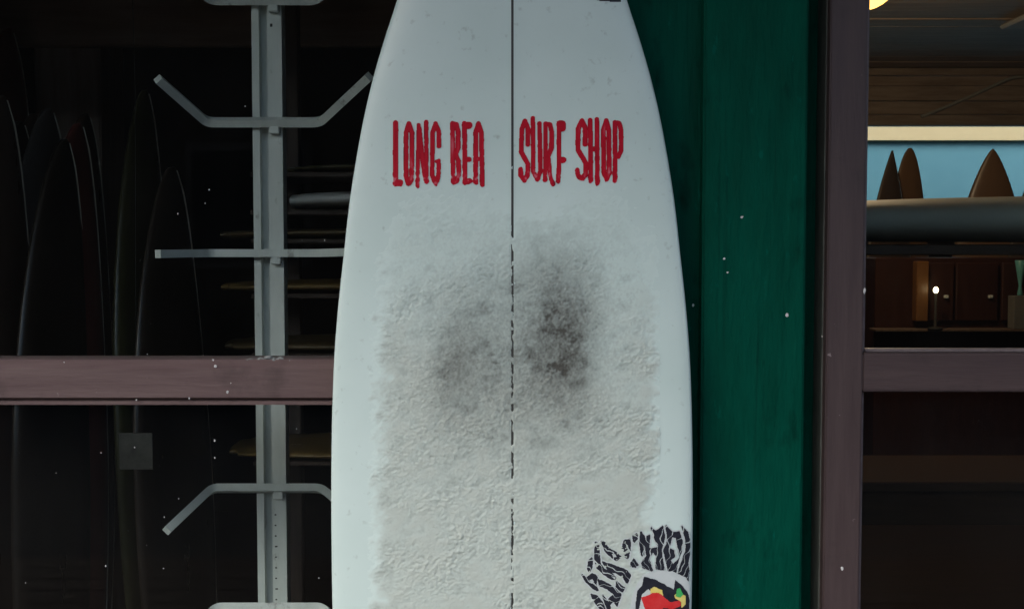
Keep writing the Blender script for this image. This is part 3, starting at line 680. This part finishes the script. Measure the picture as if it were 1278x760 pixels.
LR = [('brown', (-26, 40), 1.37, .36, 76, -3, 'brown surfboard standing at the outer end of the row behind the left window'),
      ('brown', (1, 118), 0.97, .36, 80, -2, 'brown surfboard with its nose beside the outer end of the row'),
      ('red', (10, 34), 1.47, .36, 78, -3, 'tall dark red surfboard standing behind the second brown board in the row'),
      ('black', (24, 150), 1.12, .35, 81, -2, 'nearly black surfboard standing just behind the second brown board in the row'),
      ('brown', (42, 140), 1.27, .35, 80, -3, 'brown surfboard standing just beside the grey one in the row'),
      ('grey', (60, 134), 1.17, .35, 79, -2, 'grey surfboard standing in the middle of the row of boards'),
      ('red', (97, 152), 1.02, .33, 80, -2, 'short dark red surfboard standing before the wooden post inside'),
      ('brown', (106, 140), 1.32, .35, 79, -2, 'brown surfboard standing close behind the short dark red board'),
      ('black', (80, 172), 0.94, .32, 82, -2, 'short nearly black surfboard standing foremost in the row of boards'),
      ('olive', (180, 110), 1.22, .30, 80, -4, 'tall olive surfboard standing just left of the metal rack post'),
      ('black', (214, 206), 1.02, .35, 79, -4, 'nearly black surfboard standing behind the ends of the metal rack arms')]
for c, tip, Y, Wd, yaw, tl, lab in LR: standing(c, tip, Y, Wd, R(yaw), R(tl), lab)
# low rack on the left wall that the row leans on
rl = empty('leaning_rack', (ax(120, 1.7), 1.7, 0), 'dark wooden rail rack behind the row of standing boards', 'rack')
for px in (-40, 90, 215): box('upright', (ax(px, 1.68)-0.03, 1.68, 0), (ax(px, 1.68)+0.03, 1.74, 1.2), M['dark_wood_v'], rl, bevel=0.003)
box('crossbar', (ax(-90, 1.68), 1.63, 1.0), (ax(225, 1.68), 1.679, 1.07), M['dark_wood'], rl, bevel=0.003)
# wooden post and beam
tag(box('wooden_post', (ax(48, 1.8), 1.80, 0), (ax(130, 1.8), 2.00, ZC-0.002), M['post_wood'], bevel=0.006), 'square brown wooden post standing inside the left room', 'post')
pb = tag(box('ceiling_beam', (XL+0.002, 1.755, az(58, 1.76)), (XP-0.045, 1.795, ZC-0.004), M['beam'], bevel=0.005), 'brown wooden beam crossing high inside the left room', 'beam')
# boards lying on a shelf rack to the right of the post
hr = empty('shelf_rack', (-0.2, 1.35, 0), 'dark shelf rack holding boards laid flat behind the left window', 'shelf rack')
XS0, XS1 = ax(268, 1.1), 0.34
for x in (XS0+0.10, XS1-0.06):
    box('upright', (x-0.02, 1.50, 0), (x+0.02, 1.54, 1.9), M['dark_wood_v'], hr, bevel=0.002)
lays = [('white', 246, 27, 'white board lying on the shelf rack to the right of the metal post', 352), ('olive', 206, 12, 'olive board lying on the topmost shelf above the white board', 350),
        ('tan', 290, 14, 'dull tan board lying on the shelf just under the white board', 262), ('yellow', 358, 17, 'yellowish board lying on the middle shelf of the rack inside', 262),
        ('tan', 434, 17, 'tan board lying on the shelf level with the window rail', 266), ('yellow', 571, 17, 'yellowish board lying on the lowest shelf in view below the rail', 270)]
for c, py, hpx, lab, xpx in lays:
    x0 = ax(xpx, 1.15); Lh = XS1-x0; T = hpx/FPX*(1.15+DIST)*0.9
    o = board_mesh('surfboard', Lh, 0.36, T, CB[c], 0.25, 0.2); z = az(py, 1.15)
    o.rotation_euler = (R(90), 0, R(90)); o.location = (x0, 1.33, z); tag(o, lab, 'surfboard', 'boards laid on the shelf rack')
    box('shelf', (XS0+0.06, 1.2, z-T*0.62-0.012), (XS1+0.02, 1.5, z-T*0.62), M['dark_wood'], hr, bevel=0.002)
# hanging paper tag and a block on the left
tg = at(170, 563, 0.8)
tag_o = empty('paper_tag', (tg.x, 0.8, tg.z), 'dull square paper tag hanging before the standing boards', 'tag')
M['tagp'] = paint('tag_paper', (0.045, 0.045, 0.040), (0.095, 0.093, 0.083), 0.8, (30, 30, 30), 0.2)
h = 21/FPX*(0.8+DIST)
box('card', (tg.x-h, 0.799, tg.z-h*1.1), (tg.x+h, 0.802, tg.z+h*1.1), M['tagp'], tag_o, bevel=0.0008)
tube('string', [(tg.x, 0.8005, tg.z+h), (tg.x+0.01, 0.8005, 1.5), (tg.x, 0.8005, ZC+0.029)], 0.0007, M['slot'], tag_o, 6)

# ------------------------------------------------------------------ right hand room
def stand_right(colour, bpx, tip_py, Y, Wd, yaw, tilt, label, nose):
    z = az(tip_py, Y); o = board_mesh('surfboard', z-0.015, Wd, 0.055, CB[colour], nose); o.location = (ax(bpx, Y), Y, 0.012)
    o.rotation_euler = (R(-3), tilt, yaw); tag(o, label, 'surfboard', 'boards standing before the far window')
stand_right('darkwood', 1114, 186, 4.7, .40, R(28), R(1.2), 'nearly black board nose close against a brown one before the far window', 0.85)
stand_right('wood', 1138, 183, 4.9, .30, R(15), R(0.3), 'brown wooden board nose beside the nearly black one before the far window', 0.5)
stand_right('wood', 1234, 184, 4.8, .46, R(-12), R(0.5), 'wide brown wooden board standing alone before the far window', 0.72)
stand_right('darkwood', 1300, 215, 4.6, .40, R(10), R(0), 'dark brown board standing at the outer end before the far window', 0.5)
lr = empty('board_rack', (2.4, 5.1, 0), 'low dark wooden rack behind the boards at the far window', 'rack')
for x in (1.5, 3.2): box('upright', (x-0.03, 5.15, 0), (x+0.03, 5.21, 0.9), M['dark_wood_v'], lr, bevel=0.003)
box('crossbar', (1.4, 5.08, 0.82), (3.3, 5.148, 0.89), M['dark_wood'], lr, bevel=0.003)
# long pale board lying on a tall trestle
YL = 1.6
tr = empty('trestle', (1.8, YL, 0), 'tall dark trestle carrying the long pale board', 'trestle')
zl = az(304, YL-0.2)
box('top_plank', (0.62, YL-0.18, zl-0.03), (3.9, YL+0.22, zl-0.002), M['dark_wood'], tr, bevel=0.003)
for x in (0.66, 3.8):
    for y in (YL-0.15, YL+0.17): box('leg', (x-0.02, y-0.02, 0), (x+0.02, y+0.02, zl-0.0305), M['dark_wood_v'], tr, bevel=0.002)
CB['sage'] = bmat('board_sage', (0.33, 0.38, 0.35), rough=0.6)
ob = board_mesh('surfboard', 3.3, 0.56, 0.13, CB['sage'], 0.3, 0.22); ob.rotation_euler = (R(90), 0, R(90)); ob.location = (0.56, YL, zl+0.066)
tag(ob, 'long pale grey green surfboard lying flat on a trestle behind the right window', 'surfboard')

# pendant lamp, cable, pale card
M['lamp'] = emitter('lamp_glass', (1.0, 0.46, 0.085), 2.6)
lp = at(1078, -31, 3.0)
la = empty('pendant_lamp', (lp.x, lp.y, lp.z), 'warm glowing globe lamp hanging from the plank ceiling', 'lamp')
M['lamp'].node_tree.nodes['Principled BSDF'].inputs['Base Color'].default_value = (0, 0, 0, 1)
ld = bpy.data.lights.new('bulb', 'POINT'); ld.energy = 10; ld.color = (1, 0.74, 0.48); ld.shadow_soft_size = 0.03
rad = 43/FPX*(3.0+DIST)
lathe('globe', [(max(0.004, rad*math.sin(math.pi*k/16)), -rad*math.cos(math.pi*k/16)) for k in range(17)], tuple(lp), M['lamp'], la)
lb = link(bpy.data.objects.new('bulb', ld)); lb.location = (lp.x-0.06, lp.y, lp.z-rad-0.04); setpar(lb, la)
lathe('cap', [(0.02, rad-0.01), (0.035, rad), (0.035, rad+0.015), (0.01, rad+0.02)], tuple(lp), M['slot'], la)
tube('cord', [(lp.x, lp.y, lp.z+rad+0.018), (lp.x, lp.y, max(ZC+0.028, lp.z+rad+0.03))], 0.004, M['slot'], la, 8)
M['cable'] = paint('cable_grey', (0.55, 0.57, 0.54), (0.62, 0.64, 0.60), 0.5, (20, 20, 20), 0)
def on_ceiling(px, py, z):
    d = ray(px, py); return CP + d*((z-CAMZ)/d.z)
cz = ZC-0.012
yk = YB-0.012
tag(tube('wall_cable', [at(1150, 146, yk), at(1168, 139, yk), at(1215, 119, yk), at(1262, 97, yk), at(1330, 93, yk)], 0.011, M['cable'], None, 8, 0.05),
    'pale cable slanting across the plank wall above the far window', 'cable')
cp = on_ceiling(1268, 32, ZC-0.03)
tag(box('ceiling_vent', (cp.x-0.05, cp.y-0.22, ZC-0.035), (cp.x+0.25, cp.y+0.10, ZC-0.006), M['white'], bevel=0.012), 'small white vent plate fixed to the plank ceiling', 'vent')

# things against the rear wall
M['amber'] = paint('amber_wood', (0.15, 0.065, 0.02), (0.22, 0.105, 0.035), 0.4, (30, 30, 4), 0.2)
M['maroon'] = paint('maroon_wood', (0.030, 0.011, 0.008), (0.050, 0.018, 0.012), 0.45, (30, 30, 4), 0.2)
YC = 3.9
cab = empty('wall_cabinet', (ax(1190, YC), YC, 0), 'dark red wooden cabinet with an amber post by the rear wall', 'cabinet')
xq = lambda p: ax(p, YC); zq = lambda p: az(p, YC)
box('carcass', (xq(1092), YC, 0), (xq(1330), YC+0.45, zq(322)), M['maroon'], cab, bevel=0.004)
box('post', (xq(1138), YC-0.06, zq(400)), (xq(1153), YC-0.001, zq(326)), M['amber'], cab, bevel=0.004)
for a, b_ in ((1156, 1188), (1191, 1243), (1248, 1300)):
    d = box('door', (xq(a), YC-0.022, zq(400)), (xq(b_), YC-0.001, zq(328)), M['maroon'], cab, bevel=0.004)
    box('knob', (xq(b_)-0.05, YC-0.04, zq(372)), (xq(b_)-0.03, YC-0.0225, zq(368)), M['rack'], d, bevel=0.003)
box('ledge', (xq(1085), YC-0.10, zq(412)), (xq(1320), YC-0.001, zq(409)), M['dark_wood_v'], cab, bevel=0.002)
M['bulb'] = emitter('bulb_glass', (1.0, 0.80, 0.48), 4.0)
bl = at(1168, 362, YC-0.12)
wlp = empty('cabinet_lamp', (bl.x, YC-0.12, zq(408)), 'small bright bulb on a thin stand before the dark cabinet', 'lamp')
lathe('bulb', [(max(0.002, 0.012*math.sin(math.pi*k/10)), -0.015*math.cos(math.pi*k/10)) for k in range(11)], tuple(bl), M['bulb'], wlp, 16)
lathe('stand', [(0.035, 0), (0.035, 0.008), (0.006, 0.014), (0.006, bl.z-0.015-zq(409))], (bl.x, YC-0.06-0.06, zq(409)+0.0005), M['slot'], wlp, 12)
M['pale_card'] = paint('pale_card', (0.13, 0.13, 0.12), (0.18, 0.18, 0.165), 0.7, (20, 20, 20), 0.1)
M['teal'] = paint('teal_glaze', (0.10, 0.34, 0.34), (0.14, 0.42, 0.42), 0.3, (10, 10, 10), 0)
bl2 = at(1269, 383, YC-0.06)
tag(box('pale_box', (bl2.x-0.03, YC-0.098, zq(409)+0.0005), (bl2.x+0.10, YC-0.03, at(1269, 369, YC-0.06).z), M['pale_card'], bevel=0.003), 'small pale box on the cabinet ledge under the teal vase', 'box')
zv = at(1269, 369, YC-0.06).z
tag(lathe('teal_vase', [(0.012, 0), (0.013, 0.008), (0.007, 0.045), (0.014, 0.09), (0.026, 0.165), (0.024, 0.167)], (bl2.x+0.012, YC-0.064, zv+0.0005), M['teal'], None, 20), 'slim teal vase standing on the small pale box', 'vase')
# bench seen in the lower pane
bn = empty('bench', (1.5, 2.2, 0), 'plain brown wooden bench behind the lower right pane', 'bench')
M['benchw'] = paint('bench_wood', (0.028, 0.014, 0.007), (0.045, 0.025, 0.012), 0.8, (3, 30, 30), 0.2, spec=0.1)
zb1, zb0 = az(598, 1.9), az(655, 1.9)
box('seat', (0.72, 1.86, zb1-0.03), (3.2, 2.3, zb1), M['benchw'], bn, bevel=0.004)
box('apron', (0.76, 1.90, zb0), (3.16, 1.925, zb1-0.031), M['benchw'], bn, bevel=0.003)
for x in (0.80, 3.1):
    for y in (1.96, 2.24): box('leg', (x-0.03, y-0.03, 0), (x+0.03, y+0.03, zb1-0.031), M['dark_wood_v'], bn, bevel=0.003)

# ------------------------------------------------------------------ unseen dark house added across the lane so the panes mirror dark
op = empty('added_dark_house', (0, -9, 0), 'unseen dark timber house added to keep the pane reflections dark', 'house')
box('wall', (-14, -11, 0), (14, -9, 3.4), M['dark_wood'], op, bevel=0.01)
box('roof', (-14.6, -11.5, 3.41), (14.6, -8.4, 3.7), M['int_wall'], op, bevel=0.02)
for x in (-7, -2.5, 3, 7.5):
    wn = box('window', (x-0.6, -9.0, 1.0), (x+0.6, -8.96, 2.2), M['dark_wood_v'], op, bevel=0.01)
    box('pane', (x-0.52, -8.958, 1.08), (x+0.52, -8.95, 2.12), M['slot'], wn, bevel=0)
box('door', (0.0, -9.0, 0.0), (0.95, -8.95, 2.1), M['maroon'], op, bevel=0.01)
